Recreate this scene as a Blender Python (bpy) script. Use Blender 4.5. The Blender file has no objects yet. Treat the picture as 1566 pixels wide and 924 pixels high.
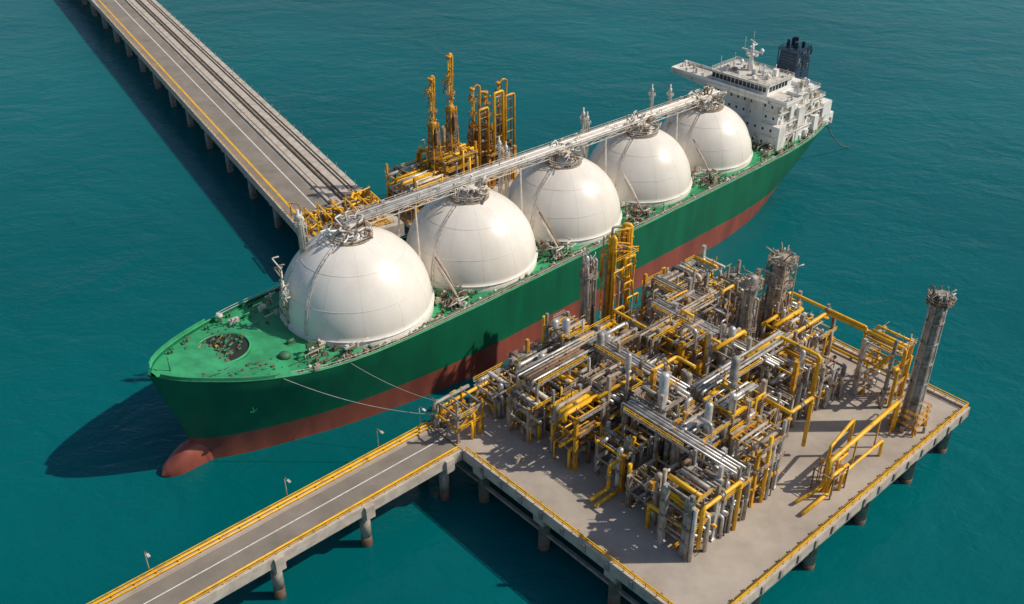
import bpy, math, random
from mathutils import Vector, Matrix
R=math.radians
rnd=random.Random(11)
sc=bpy.context.scene; C=sc.collection
sc.view_settings.view_transform='Standard'
# ------------------------------------------------------------ materials
def mat(name,c1,c2=None,scale=.3,rough=.6,metal=0.,bump=0.,detail=6,lo=.4,hi=.65,bscale=None,streak=1.):
    m=bpy.data.materials.new(name); m.use_nodes=True; nt=m.node_tree; N=nt.nodes; Lk=nt.links
    b=N['Principled BSDF']; b.inputs['Roughness'].default_value=rough; b.inputs['Metallic'].default_value=metal
    b.inputs['Base Color'].default_value=(*c1,1)
    if c2:
        g=N.new('ShaderNodeNewGeometry'); mp=N.new('ShaderNodeMapping'); mp.inputs['Scale'].default_value=(1,1,streak)
        Lk.new(g.outputs['Position'],mp.inputs['Vector'])
        n=N.new('ShaderNodeTexNoise'); n.inputs['Scale'].default_value=scale; n.inputs['Detail'].default_value=detail; n.inputs['Roughness'].default_value=.62
        Lk.new(mp.outputs[0],n.inputs['Vector'])
        r=N.new('ShaderNodeValToRGB'); r.color_ramp.elements[0].position=lo; r.color_ramp.elements[1].position=hi
        r.color_ramp.elements[0].color=(*c1,1); r.color_ramp.elements[1].color=(*c2,1)
        Lk.new(n.outputs['Fac'],r.inputs['Fac']); Lk.new(r.outputs['Color'],b.inputs['Base Color'])
        if bump:
            n2=N.new('ShaderNodeTexNoise'); n2.inputs['Scale'].default_value=bscale or scale*6; n2.inputs['Detail'].default_value=4
            Lk.new(g.outputs['Position'],n2.inputs['Vector'])
            bp=N.new('ShaderNodeBump'); bp.inputs['Strength'].default_value=bump; bp.inputs['Distance'].default_value=.2
            Lk.new(n2.outputs['Fac'],bp.inputs['Height']); Lk.new(bp.outputs[0],b.inputs['Normal'])
    return m
M={}
M['concrete']=mat('concrete',(.48,.415,.345),(.31,.26,.215),.07,.85,0,.15,10,.35,.7,2)
M['concrete_edge']=mat('concrete_edge',(.56,.495,.42),(.34,.28,.23),.35,.85,0,.2,8,.4,.75)
M['pile']=mat('pile_concrete',(.38,.34,.3),(.2,.165,.13),.5,.85,0,.2,6,.4,.7)
M['pile_wet']=mat('pile_wet',(.12,.07,.045),(.2,.11,.07),.6,.6,0,.2,6,.4,.65)
M['asphalt']=mat('asphalt',(.28,.24,.2),(.19,.165,.135),.12,.9,0,.15,9,.35,.7,4)
M['white_line']=mat('white_line',(.8,.77,.7),(.6,.56,.5),.8,.8)
M['yellow']=mat('yellow_paint',(.88,.48,.012),(.5,.24,.025),.5,.42,0,0,7,.48,.72)
M['ochre']=mat('ochre_paint',(.74,.37,.02),(.34,.15,.03),.6,.5,0,0,7,.42,.66)
M['silver']=mat('silver_lagging',(.62,.6,.57),(.34,.3,.26),.5,.4,.4,0,7,.42,.68)
M['grey']=mat('grey_steel',(.38,.355,.325),(.19,.15,.11),.5,.55,.15,0,7,.42,.64)
M['dark']=mat('dark_steel',(.19,.155,.125),(.09,.065,.045),.4,.6,.1,0,6,.4,.65)
M['rust']=mat('rusty_steel',(.28,.17,.1),(.14,.085,.055),.5,.7,.0,0,6,.4,.65)
M['tan']=mat('tan_steel',(.46,.38,.29),(.25,.17,.11),.5,.6,.0,0,6,.42,.66)
M['pale']=mat('pale_steel',(.68,.62,.54),(.46,.39,.31),.4,.55,.0,0,6,.42,.68)
M['tank']=mat('tank_paint',(.85,.8,.72),(.7,.635,.55),.07,.33,0,.04,10,.4,.76,.6,.25)
M['seam']=mat('tank_seam',(.76,.7,.62),(.6,.54,.46),.3,.5)
M['white']=mat('white_paint',(.84,.82,.78),(.5,.44,.37),.3,.5,0,0,9,.5,.74,None,.3)
M['offwhite']=mat('offwhite',(.68,.64,.57),(.42,.36,.3),.4,.5,0,0,6,.45,.7)
M['glass']=mat('dark_glass',(.03,.04,.045),None,rough=.12)
M['navy']=mat('navy_paint',(.018,.045,.085),(.04,.075,.12),.5,.5)
M['deck']=mat('green_deck',(.045,.38,.155),(.025,.22,.095),.16,.6,0,.08,10,.38,.66,2)
M['deckdk']=mat('dark_green_steel',(.03,.17,.08),(.1,.1,.06),.5,.6)
M['black']=mat('hole_shade_black',(.02,.026,.02),None,rough=.8)  # near-black colour painted in for the shade inside the bow opening
M['rope']=mat('rope',(.5,.47,.42),(.36,.33,.3),.8,.8)
def hullmat():
    m=bpy.data.materials.new('hull_paint'); m.use_nodes=True; nt=m.node_tree; N=nt.nodes; Lk=nt.links; b=N['Principled BSDF']
    g=N.new('ShaderNodeNewGeometry'); sx=N.new('ShaderNodeSeparateXYZ'); Lk.new(g.outputs['Position'],sx.inputs[0])
    n=N.new('ShaderNodeTexNoise'); n.inputs['Scale'].default_value=.2; n.inputs['Detail'].default_value=9
    mp=N.new('ShaderNodeMapping'); mp.inputs['Scale'].default_value=(1,1,.25); Lk.new(g.outputs['Position'],mp.inputs[0]); Lk.new(mp.outputs[0],n.inputs['Vector'])
    def ramp(a,c):
        r=N.new('ShaderNodeValToRGB'); r.color_ramp.elements[0].position=.35; r.color_ramp.elements[1].position=.7
        r.color_ramp.elements[0].color=(*a,1); r.color_ramp.elements[1].color=(*c,1); Lk.new(n.outputs['Fac'],r.inputs[0]); return r
    gr=ramp((.003,.15,.07),(.004,.1,.05)); rd=ramp((.34,.085,.055),(.2,.05,.036))
    gt=N.new('ShaderNodeMath'); gt.operation='GREATER_THAN'; gt.inputs[1].default_value=8.0; Lk.new(sx.outputs['Z'],gt.inputs[0])
    mx=N.new('ShaderNodeMix'); mx.data_type='RGBA'; Lk.new(gt.outputs[0],mx.inputs[0]); Lk.new(rd.outputs[0],mx.inputs[6]); Lk.new(gr.outputs[0],mx.inputs[7])
    Lk.new(mx.outputs[2],b.inputs['Base Color']); b.inputs['Roughness'].default_value=.5
    return m
M['hull']=hullmat()
def watermat():
    m=bpy.data.materials.new('sea_water'); m.use_nodes=True; nt=m.node_tree; N=nt.nodes; Lk=nt.links; b=N['Principled BSDF']
    g=N.new('ShaderNodeNewGeometry')
    n0=N.new('ShaderNodeTexNoise'); n0.inputs['Scale'].default_value=.005; n0.inputs['Detail'].default_value=7; Lk.new(g.outputs['Position'],n0.inputs['Vector'])
    r=N.new('ShaderNodeValToRGB'); r.color_ramp.elements[0].position=.3; r.color_ramp.elements[1].position=.72
    r.color_ramp.elements[0].color=(.0,.088,.1,1); r.color_ramp.elements[1].color=(.0,.135,.145,1)
    Lk.new(n0.outputs['Fac'],r.inputs[0]); Lk.new(r.outputs[0],b.inputs['Base Color'])
    b.inputs['Roughness'].default_value=.22; b.inputs['IOR'].default_value=1.33; b.inputs['Specular IOR Level'].default_value=.27
    mp=N.new('ShaderNodeMapping'); mp.inputs['Rotation'].default_value=(0,0,R(25)); mp.inputs['Scale'].default_value=(1,1.5,1); Lk.new(g.outputs['Position'],mp.inputs[0])
    np_=N.new('ShaderNodeTexNoise'); np_.inputs['Scale'].default_value=.012; np_.inputs['Detail'].default_value=3; Lk.new(g.outputs['Position'],np_.inputs['Vector'])
    mr=N.new('ShaderNodeMapRange'); mr.inputs[1].default_value=.35; mr.inputs[2].default_value=.65; mr.inputs[3].default_value=.2; mr.inputs[4].default_value=.55; Lk.new(np_.outputs['Fac'],mr.inputs[0])
    prev=None
    for s,d in ((.02,3.2),(.075,1.3),(.27,.5),(.8,.2)):
        n=N.new('ShaderNodeTexNoise'); n.inputs['Scale'].default_value=s; n.inputs['Detail'].default_value=2.5; n.inputs['Distortion'].default_value=.8; Lk.new(mp.outputs[0],n.inputs['Vector'])
        bp=N.new('ShaderNodeBump'); bp.inputs['Distance'].default_value=d; Lk.new(mr.outputs[0],bp.inputs['Strength'])
        Lk.new(n.outputs['Fac'],bp.inputs['Height'])
        if prev: Lk.new(prev.outputs[0],bp.inputs['Normal'])
        prev=bp
    Lk.new(prev.outputs[0],b.inputs['Normal'])
    return m
M['water']=watermat()
# ------------------------------------------------------------ mesh buffer
class MB:
    def __init__(s): s.v=[]; s.f=[]; s.sm=[]
    def add(s,vs,fs,sm=False):
        o=len(s.v); s.v+= [tuple(v) for v in vs]; s.f+=[tuple(i+o for i in f) for f in fs]
        s.sm+= sm if isinstance(sm,list) else [sm]*len(fs); return s
    def box(s,x0,y0,z0,x1,y1,z1):
        v=[(x,y,z) for z in (z0,z1) for y in (y0,y1) for x in (x0,x1)]
        return s.add(v,[(0,2,3,1),(4,5,7,6),(0,1,5,4),(2,6,7,3),(0,4,6,2),(1,3,7,5)])
    def cbox(s,c,d):
        return s.box(c[0]-d[0]/2,c[1]-d[1]/2,c[2]-d[2]/2,c[0]+d[0]/2,c[1]+d[1]/2,c[2]+d[2]/2)
    def bar(s,p0,p1,w,h=None):
        h=h or w; p0=Vector(p0); p1=Vector(p1); d=(p1-p0)
        if d.length<1e-6: return s
        d.normalize(); up=Vector((0,0,1)) if abs(d.z)<.95 else Vector((1,0,0))
        r=d.cross(up).normalized(); u=r.cross(d)
        v=[p+r*a*w/2+u*b*h/2 for p in (p0,p1) for a,b in ((-1,-1),(1,-1),(1,1),(-1,1))]
        return s.add(v,[(0,3,2,1),(4,5,6,7),(0,1,5,4),(1,2,6,5),(2,3,7,6),(3,0,4,7)])
    def sweep(s,pts,r,n=8,round_=True):
        P=[Vector(p) for p in pts]; Q=[P[0]]
        for i in range(1,len(P)-1):
            a=(P[i-1]-P[i]); b=(P[i+1]-P[i]); la=a.length; lb=b.length
            if la<1e-5 or lb<1e-5: continue
            a/=la; b/=lb
            if not round_ or a.dot(b)<-.98: Q.append(P[i]); continue
            k=min(1.7*r,la*.45,lb*.45); A=P[i]+a*k; B=P[i]+b*k
            for t in (0,.33,.67,1): Q.append(A*(1-t)**2+P[i]*2*t*(1-t)+B*t*t)
        Q.append(P[-1])
        T=[]
        for i in range(len(Q)):
            d=(Q[min(i+1,len(Q)-1)]-Q[max(i-1,0)]); T.append(d.normalized() if d.length>1e-7 else Vector((0,0,1)))
        up=Vector((0,0,1)) if abs(T[0].z)<.9 else Vector((1,0,0))
        nr=T[0].cross(up).normalized(); vs=[]
        for i,q in enumerate(Q):
            nr=(nr-T[i]*nr.dot(T[i]));
            nr=nr.normalized() if nr.length>1e-5 else T[i].orthogonal().normalized()
            bn=T[i].cross(nr)
            for k in range(n):
                a=2*math.pi*k/n; vs.append(q+nr*math.cos(a)*r+bn*math.sin(a)*r)
        fs=[]; sm=[]
        for i in range(len(Q)-1):
            for k in range(n):
                k2=(k+1)%n; fs.append((i*n+k,i*n+k2,(i+1)*n+k2,(i+1)*n+k)); sm.append(True)
        fs.append(tuple(range(n-1,-1,-1))); fs.append(tuple((len(Q)-1)*n+k for k in range(n))); sm+=[False,False]
        return s.add(vs,fs,sm)
    def tube(s,p0,p1,r,n=8): return s.sweep([p0,p1],r,n)
    def lathe(s,prof,c=(0,0,0),n=24,smooth=True):
        vs=[]; 
        for r,z in prof:
            for k in range(n):
                a=2*math.pi*k/n; vs.append((c[0]+r*math.cos(a),c[1]+r*math.sin(a),c[2]+z))
        fs=[];sm=[]
        for i in range(len(prof)-1):
            for k in range(n):
                k2=(k+1)%n; fs.append((i*n+k,i*n+k2,(i+1)*n+k2,(i+1)*n+k)); sm.append(smooth)
        fs.append(tuple(range(n-1,-1,-1))); fs.append(tuple((len(prof)-1)*n+k for k in range(n))); sm+=[False,False]
        return s.add(vs,fs,sm)
    def ring(s,c,rad,r,n=20,m=5,a0=0,a1=2*math.pi):
        pts=[(c[0]+rad*math.cos(a0+(a1-a0)*k/n),c[1]+rad*math.sin(a0+(a1-a0)*k/n),c[2]) for k in range(n+1)]
        return s.sweep(pts,r,m,False)
    def rail(s,pts,h=1.2,sp=2.5,r=.07,levels=(1,.5)):
        P=[Vector(p) for p in pts]
        for a,b in zip(P,P[1:]):
            d=b-a; n=max(1,int(d.length/sp))
            for i in range(n+1):
                q=a+d*i/n; s.bar(q,q+Vector((0,0,h)),r*1.6)
            for l in levels: s.bar(a+Vector((0,0,h*l)),b+Vector((0,0,h*l)),r*2)
        return s
    def ring_rail(s,c,rad,h=1.1,n=14,r=.07):
        pts=[(c[0]+rad*math.cos(2*math.pi*k/n),c[1]+rad*math.sin(2*math.pi*k/n),c[2]) for k in range(n+1)]
        return s.rail(pts,h,50,r)
    def ladder(s,p0,p1,w=.7,side=(0,1,0)):
        p0=Vector(p0);p1=Vector(p1);sd=Vector(side).normalized()*w/2
        s.bar(p0-sd,p1-sd,.12); s.bar(p0+sd,p1+sd,.12); n=int((p1-p0).length/.8)
        for i in range(1,n): q=p0+(p1-p0)*i/n; s.bar(q-sd,q+sd,.09)
        return s
    def build(s,name,m,parent=None,loc=None,rot=0):
        me=bpy.data.meshes.new(name); me.from_pydata(s.v,[],s.f); me.polygons.foreach_set('use_smooth',s.sm); me.update()
        me.materials.append(M[m]); o=bpy.data.objects.new(name,me); C.objects.link(o)
        if parent: o.parent=parent
        if loc: o.location=loc
        if rot: o.rotation_euler=(0,0,rot)
        return o
def tag(o,label=None,cat=None,group=None,kind=None):
    if label:o['label']=label
    if cat:o['category']=cat
    if group:o['group']=group
    if kind:o['kind']=kind
    return o
def thing(name,label,cat,loc,rz=0,group=None):
    o=bpy.data.objects.new(name,None); C.objects.link(o); o.location=loc; o.rotation_euler=(0,0,rz); o.empty_display_size=.5
    return tag(o,label,cat,group)
def interp(T,x):
    if x<=T[0][0]: return T[0][1]
    if x>=T[-1][0]: return T[-1][1]
    for i in range(len(T)-1):
        if T[i][0]<=x<=T[i+1][0]:
            x0,y0=T[i];x1,y1=T[i+1];h=x1-x0;t=(x-x0)/h; sl=(y1-y0)/h
            m0=sl if i==0 else min(2*sl,(y1-T[i-1][1])/(x1-T[i-1][0])) if sl>=0 else max(2*sl,(y1-T[i-1][1])/(x1-T[i-1][0]))
            m1=sl if i+2>=len(T) else ((T[i+2][1]-y0)/(T[i+2][0]-x0))
            return y0*(2*t**3-3*t*t+1)+y1*(3*t*t-2*t**3)+h*(m0*(t**3-2*t*t+t)+m1*(t**3-t*t))
# ------------------------------------------------------------ setting
MB().box(-9000,-3000,-60,9000,15000,0).build('water','water')['kind']='structure'
# ------------------------------------------------------------ SHIP  (x = aft along the hull, y<0 = side facing the platform)
SA=R(43.4); SO=(-90.5,200.2,0)
ship=thing('gas_carrier_ship','green and red gas tanker ship with five white spherical tanks and white deckhouse','ship',SO,SA)
SB=[(-3,8.4),(0,8.4),(5,8.2),(9,7.6),(12,7),(20,4.6),(31,1.5),(33,1)]
SS=[(-3,262),(0,268),(8,277),(14,284),(22,291),(25,292)]
DT=[(0,.2),(4,6),(12,12),(20,16.3),(32,20.6),(45,22.8),(60,23.6)]
WT=[(0,.25),(2,1.8),(6,4.2),(13,7.4),(25,11.6),(42,16.5),(70,21.8),(90,23.6)]
SD=[(0,13),(8,17),(25,21.5),(45,23.6)]
SW=[(0,3),(15,13),(35,20),(60,23.6)]
ZT=[(0,32),(10,30.3),(24,27.8),(45,25.6),(80,24.2),(120,23.8),(200,23.6),(292,24)]
def halfw(s,z):
    f=max(0,min(1,(z+1)/26))**1.25
    d=s-interp(SB,z); e=interp(SS,z)-s
    a=interp(WT,d)*(1-f)+interp(DT,d)*f; b=interp(SW,e)*(1-f)+interp(SD,e)*f
    return max(.15,min(a,b))
hb=MB(); NS=90; NZ=14; grid=[]
for side in (-1,1):
    vs=[]
    for i in range(NS+1):
        u=.5-.5*math.cos(math.pi*i/NS); u=.55*u+.45*i/NS; sd=1.5+u*290
        zt=interp(ZT,sd)
        for j in range(NZ+1):
            z=-2+(zt+2)*j/NZ; s=interp(SB,z)+u*(interp(SS,z)-interp(SB,z))
            vs.append((s,side*halfw(s,z),z))
    fs=[]
    for i in range(NS):
        for j in range(NZ):
            a=i*(NZ+1)+j; q=(a,a+NZ+1,a+NZ+2,a+1); fs.append(q if side<0 else q[::-1])
    hb.add(vs,fs,True); grid.append(vs)
near,far=grid
tr=[near[NS*(NZ+1)+j] for j in range(NZ+1)]+[far[NS*(NZ+1)+j] for j in range(NZ,-1,-1)]
hb.add(tr,[tuple(range(len(tr)))],False)
for j in range(NZ): hb.add([near[j],near[j+1],far[j+1],far[j]],[(0,1,2,3)],True)
hull=hb.build('hull','hull',ship)
bb=MB(); vs=[];fs=[]
NB=24
for i in range(NB+1):
    t_=i/NB; x=-1.2+t_*24; f=min(1,(t_*5.2))**.42*(1 if t_<.7 else 1-.5*(t_-.7)/.3)
    top=3.4+ (2.6 if t_>.3 else 2.6*(t_/.3)**2)
    for k in range(24):
        p=2*math.pi*k/24; cx_=math.copysign(abs(math.cos(p))**.75,math.cos(p)); sx_=math.copysign(abs(math.sin(p))**.75,math.sin(p))
        vs.append((x,3.0*f*cx_,.4+(top if sx_>0 else 3.4)*sx_*f))
for i in range(NB):
    for k in range(24): fs.append((i*24+k,i*24+(k+1)%24,(i+1)*24+(k+1)%24,(i+1)*24+k))
fs.append(tuple(range(23,-1,-1)))
bb.add(vs,fs,True).build('bulbous_bow','hull',ship)
vs=[];fs=[]; L1=[];L2=[]
for i in range(91):
    s=3+ (290.6-3)*(i/90)**1.15; z=interp(ZT,s)-1.0; w=max(.1,halfw(s,z)-.12)
    for k in range(7): vs.append((s,-w+2*w*k/6,z+.25*(1-abs(k-3)/3)))
    zt=interp(ZT,s)+.03; w2=halfw(s,zt)-.2; L1.append((s,-w2,zt)); L2.append((s,w2,zt))
for i in range(90):
    for k in range(6): a=i*7+k; fs.append((a,a+7,a+8,a+1))
dk=MB().add(vs,fs,True).build('main_deck','deck',ship)
for Lr in (L1,L2): MB().sweep(Lr,.28,5,False).build('gunwale','deck',ship)
def dz(s): return interp(ZT,s)-.85
for sgn in (-1,1):
    bw=MB(); pts=[]
    for i in range(14):
        s=3.2+i*1.75; zt=interp(ZT,s); pts.append((s,sgn*(halfw(s,zt)-.15),zt))
    for a,b in zip(pts,pts[1:]): bw.bar((a[0],a[1],a[2]+.55),(b[0],b[1],b[2]+.55),.25,1.2)
    bw.build('bow_bulwark','deck',ship)
for sgn in (-1,1):
    pts=[]
    for i in range(0,60):
        s=30+i*4.4; 
        if s>288: break
        zt=interp(ZT,s); pts.append((s,sgn*(halfw(s,zt)-.5),zt-.4))
    MB().rail(pts,1.5,4.5,.05).build('deck_railing','offwhite',ship)
well=MB().lathe([(7.4,-.3),(7.4,.6),(7.0,.6),(7.0,.1)],(23,3.5,dz(23)),40).build('anchor_well','deck',ship)
MB().lathe([(6.98,0),(6.98,.3)],(23,3.5,dz(23)-.05),40).build('well_shade_disc','black',well)  # deck is not cut; this black disc paints the shade of a deep hole
for k in range(80):
    a=rnd.random()*6.28; q=rnd.random()**.5*6.3; x=23+q*math.cos(a); y=3.5+q*math.sin(a); z=dz(23)+.25
    m=MB()
    if k%3==0: m.tube((x-.5,y,z+.2),(x+.5,y+.2,z+.2),.25,10)
    elif k%3==1: m.box(x-.35,y-.3,z,x+.35,y+.3,z+.4)
    else: m.sweep([(x,y,z),(x,y,z+.4),(x+1.2,y+.8,z+.4)],.12,6)
    m.build('windlass_piece',rnd.choice(['rust','deckdk','dark','deck','deckdk','ochre' if k<20 else 'deckdk']),well)
def winch(x,y):
    z=dz(x); m=MB().box(x-1.2,y-.8,z,x+1.2,y+.8,z+.35); m.tube((x-1,y,z+.8),(x+1,y,z+.8),.5,12)
    return m.build('mooring_winch',rnd.choice(['deckdk','deck','deckdk']),ship)
for x,y in ((37,-12),(37,15),(39,-4),(280,-11),(280,3),(284,9)): winch(x,y)
def bitt(x,y):
    z=dz(x); m=MB().box(x-.8,y-.3,z,x+.8,y+.3,z+.15)
    for d in (-.45,.45): m.lathe([(.24,0),(.24,.8),(.34,.85),(.34,.95)],(x+d,y,z),8)
    m.build('bollard','deckdk',ship)
for x in (11,17,25,33,41): 
    for sg in (-1,1): bitt(x,sg*(halfw(x,dz(x))-2.0))
m=MB().lathe([(1.6,0),(1.6,.8),(1.3,1.2),(.6,1.5),(0.05,1.6)],(34,-9,dz(34)),16); m.build('vent_cowl','deckdk',ship)
m=MB().lathe([(.7,0),(.7,1.6),(1.0,1.8),(.9,2.4)],(30,17,dz(30)),12); m.box(31,13.5,dz(30),34,14.6,dz(30)+1.2); m.build('deck_locker','offwhite',ship)
m=MB().lathe([(.22,0),(.14,5)],(7,0,dz(7)),8); m.bar((7,-.8,dz(7)+4),(7,.8,dz(7)+4),.14); m.build('bow_mast','deck',ship)
for k in range(80):
    x=rnd.uniform(12,43); hw_=halfw(x,dz(x))-1; y=rnd.choice((-1,1))*rnd.uniform(.4,1)*hw_
    if (x-23)**2+(y-3.5)**2<75: continue
    m=MB(); w=rnd.uniform(.12,.4)
    if k%3: m.box(x-w,y-w,dz(x)-.2,x+w,y+w,dz(x)+w)
    else: m.sweep([(x,y,dz(x)+.1),(x+rnd.uniform(1,3),y+rnd.uniform(-.5,.5),dz(x)+.1)],.1,5)
    m.build('deck_fitting',rnd.choice(['deckdk','deck','dark','rust']),ship)
m=MB(); xa=21; za=18; ya=-halfw(xa,za)-.2
m.bar((xa,ya,za+1),(xa,ya-.1,za-1.2),.35); m.bar((xa-1,ya-.1,za-.8),(xa,ya-.1,za-1.3),.35); m.bar((xa+1,ya-.1,za-.8),(xa,ya-.1,za-1.3),.35)
m.build('anchor','hull',ship)
TK=[(64,21.3,26.6),(107,20.2,25.2),(147.5,19.4,24.6),(186,18.7,24.6),(223.5,18,24.4)]
for ti,(ts,tr_,tz) in enumerate(TK):
    pr=[(tr_+.35,dz(ts)-2.4-tz),(tr_+.35,-.2),(tr_+.02,.1)]
    pr+=[(tr_*math.cos(R(a)),tr_*math.sin(R(a))) for a in [x*3 for x in range(1,30)]]+[(.1,tr_)]
    t=MB().lathe(pr,(ts,0,tz),72).build('spherical_tank','tank',ship)
    MB().ring((ts,0,tz-.1),tr_+.4,.2,72,6).build('tank_band','white',t)
    top=tz+tr_
    for el in (22,48): MB().ring((ts,0,tz+tr_*math.sin(R(el))),tr_*math.cos(R(el))+.0,.07,72,4).build('tank_seam','seam',t)
    m=MB()
    for q in range(12):
        az=q*math.pi/6; m.sweep([(ts+(tr_)*math.cos(R(e))*math.cos(az),(tr_)*math.cos(R(e))*math.sin(az),tz+(tr_)*math.sin(R(e))) for e in range(2,74,6)],.045,4,False)
    m.build('plate_seam','seam',t)
    m=MB().lathe([(3.2,-.8),(3.2,1.0),(2.8,1.2),(2.8,2.1),(.1,2.6)],(ts,0,top),24); m.build('dome_hatch','offwhite',t)
    m=MB(); m.ring_rail((ts,0,top-.3),5.9,1.5,18,.09); m.build('hatch_railing','offwhite',t)
    m=MB(); m.ring_rail((ts,0,top+1.3),3.2,1.2,12,.08); m.build('hatch_railing','tan',t)
    m=MB().lathe([(6,-.8),(6,-.5)],(ts,0,top),24); m.build('hatch_platform','tan',t)
    for k in range(28):
        a=k*.66+ti; q=rnd.uniform(2.6,6.4); x=ts+q*math.cos(a); y=q*math.sin(a); h=1+rnd.random()*3.8
        MB().sweep([(ts+2*math.cos(a),2*math.sin(a),top+1.5),(x,y,top+h),(x+rnd.uniform(-2.8,2.8),y+rnd.uniform(-1.5,1.8),top+h),(x+rnd.uniform(-2,2),y+rnd.uniform(-1,2.4),top+h-rnd.uniform(1,3))],.14+rnd.random()*.2,6).build('hatch_pipe',rnd.choice(['offwhite','tan','pale','white','offwhite','rust']),t)
    for k in range(7):
        a=rnd.random()*6.28; q=rnd.uniform(3.4,5.2); w=rnd.uniform(.3,.7); x=ts+q*math.cos(a); y=q*math.sin(a)
        MB().box(x-w,y-w,top-.5,x+w,y+w,top+rnd.uniform(.6,1.8)).build('hatch_box',rnd.choice(['offwhite','tan','white']),t)
    for az in (rnd.uniform(150,170),rnd.uniform(-172,-160)):
        m=MB(); pts=[(ts+(tr_+.3)*math.cos(R(e))*math.cos(R(az)),(tr_+.3)*math.cos(R(e))*math.sin(R(az)),tz+(tr_+.3)*math.sin(R(e))) for e in range(0,78,5)]
        for o in (-.5,.5): m.sweep([(p[0],p[1]+o,p[2]) for p in pts],.1,4,False)
        for p in pts: m.bar((p[0],p[1]-.5,p[2]),(p[0],p[1]+.5,p[2]),.1)
        m.build('tank_ladder','pale',t)
def cz(s): return 49.9-(s-58)*.036
c0,c1=64,232
rk=MB().bar((c0,3.2,cz(c0)),(c1,3.2,cz(c1)),5.2,.2).build('tank_top_catwalk','pale',ship)
for yy,rr,mm in ((.9,.45,'offwhite'),(2.1,.35,'white'),(3.2,.35,'pale'),(4.4,.42,'white'),(5.4,.22,'tan')):
    MB().sweep([(c0-1,yy,cz(c0-1)+.7),(c1+1,yy,cz(c1+1)+.7)],rr,8).build('catwalk_pipe',mm,rk)
for yy in (.4,6.0): MB().rail([(c0,yy,cz(c0)+.1),(c1,yy,cz(c1)+.1)],1.3,4,.05).build('catwalk_railing','offwhite',rk)
m=MB()
for yy in (.5,5.9): 
    m.bar((c0,yy,cz(c0)-1.2),(c1,yy,cz(c1)-1.2),.22)
    for i in range(42): s0=c0+i*4; m.bar((s0,yy,cz(s0)-(.1 if i%2 else 1.2)),(s0+4,yy,cz(s0+4)-(1.2 if i%2 else .1)),.14)
m.build('catwalk_truss','pale',rk)
for ts,tr_,tz in TK:
    for dx in (1,5) if ts<70 else (-5,5):
        m=MB()
        for yy in (.6,5.8):
            zb=tz+math.sqrt(tr_**2-dx*dx-yy*yy); m.bar((ts+dx,yy,zb-.3),(ts+dx,yy,cz(ts+dx)),.3)
        m.build('catwalk_support','offwhite',rk)
for a,b in zip(TK,TK[1:]):
    g=(a[0]+a[1]+b[0]-b[1])/2; m=MB()
    for yy in (-.5,6.8): m.bar((g,yy*1.6-1,dz(g)),(g,yy,cz(g)-.2),.4)
    m.build('catwalk_support','pale',rk)
for k in range(50):
    s0=rnd.uniform(c0+1,230); yy=rnd.uniform(.5,6); h=rnd.uniform(.6,1.8); m=MB().sweep([(s0,yy,cz(s0)+.4),(s0,yy,cz(s0)+h+.6),(s0+rnd.uniform(-2,2),yy,cz(s0)+h+.6)],.12,5); m.build('catwalk_fitting',rnd.choice(['tan','pale','offwhite']),rk)
def vmast(x,y,z0,z1,r=.8):
    m=MB().lathe([(r,z0),(r*.8,z1-3),(r*1.4,z1-2.6),(r*1.4,z1-1.6),(r*.6,z1-1.4),(r*.6,z1)],(x,y,0),10); m.sweep([(x+1,y,z0),(x+1,y,z1-4),(x,y,z1-3.4)],.18,6)
    m.bar((x-1.2,y,z1-5),(x+1.4,y,z1-5),.15); m.ring_rail((x,y,z1-4.4),1.4,1,6,.06); m.build('vent_mast','offwhite',ship)
for x,y,z1 in ((127.5,9,55),(129.5,8,53),(166,9,54),(168,9,52),(203,10,52.5),(211,8,51)): vmast(x,y,dz(x),z1,.45)
vmast(53,8,41,56,.7); vmast(55,9.6,42,54,.4)
vmast(43,3,dz(43),40,.55)
for k in range(14): 
    z=26+k*1.4; MB().sweep([(42.5,rnd.uniform(1,5),z),(42.2,rnd.uniform(0,6),z+2),(43.6,rnd.uniform(1,5),z+2.5)],.22,5).build('tank_side_pipe',rnd.choice(['offwhite','tan']),ship)
cols=['rust','tan','deckdk','pale','dark','offwhite','tan','deckdk']
def clutter(x,y,zb,k,sc_=1.):
    m=MB(); w=rnd.uniform(.4,1.4)*sc_
    if k==0: m.sweep([(x-w*1.5,y,zb),(x-w*1.5,y,zb+w),(x+w*1.5,y,zb+w),(x+w*1.5,y,zb)],.16,6); nm='pipe_loop'
    elif k==1: m.box(x-w*.6,y-.4,zb,x+w*.6,y+.4,zb+w*.8); m.box(x-w*.3,y-.3,zb+w*.8,x+w*.2,y+.3,zb+w*1.1); nm='deck_box'
    elif k==2: m.lathe([(.3,0),(.3,1),(.5,1.1),(.5,1.4),(.2,1.6)],(x,y,zb),8); m.bar((x,y,zb+1.5),(x,y,zb+2.1),.12); nm='deck_vent'
    else: m.tube((x-w*2,y,zb+.6),(x+w*2,y+.4,zb+.6),.22,6); m.box(x-.3,y-.3,zb,x+.3,y+.3,zb+1.2); nm='valve'
    return m.build(nm,rnd.choice(cols),ship)
for i in range(260):
    x=rnd.uniform(40,242); clutter(x,-(halfw(x,dz(x))-rnd.uniform(.9,3.2)),dz(x)-.1,rnd.randrange(4))
gaps=[43]+[(a[0]+b[0])/2 for a,b in zip(TK,TK[1:])]+[243]
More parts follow.
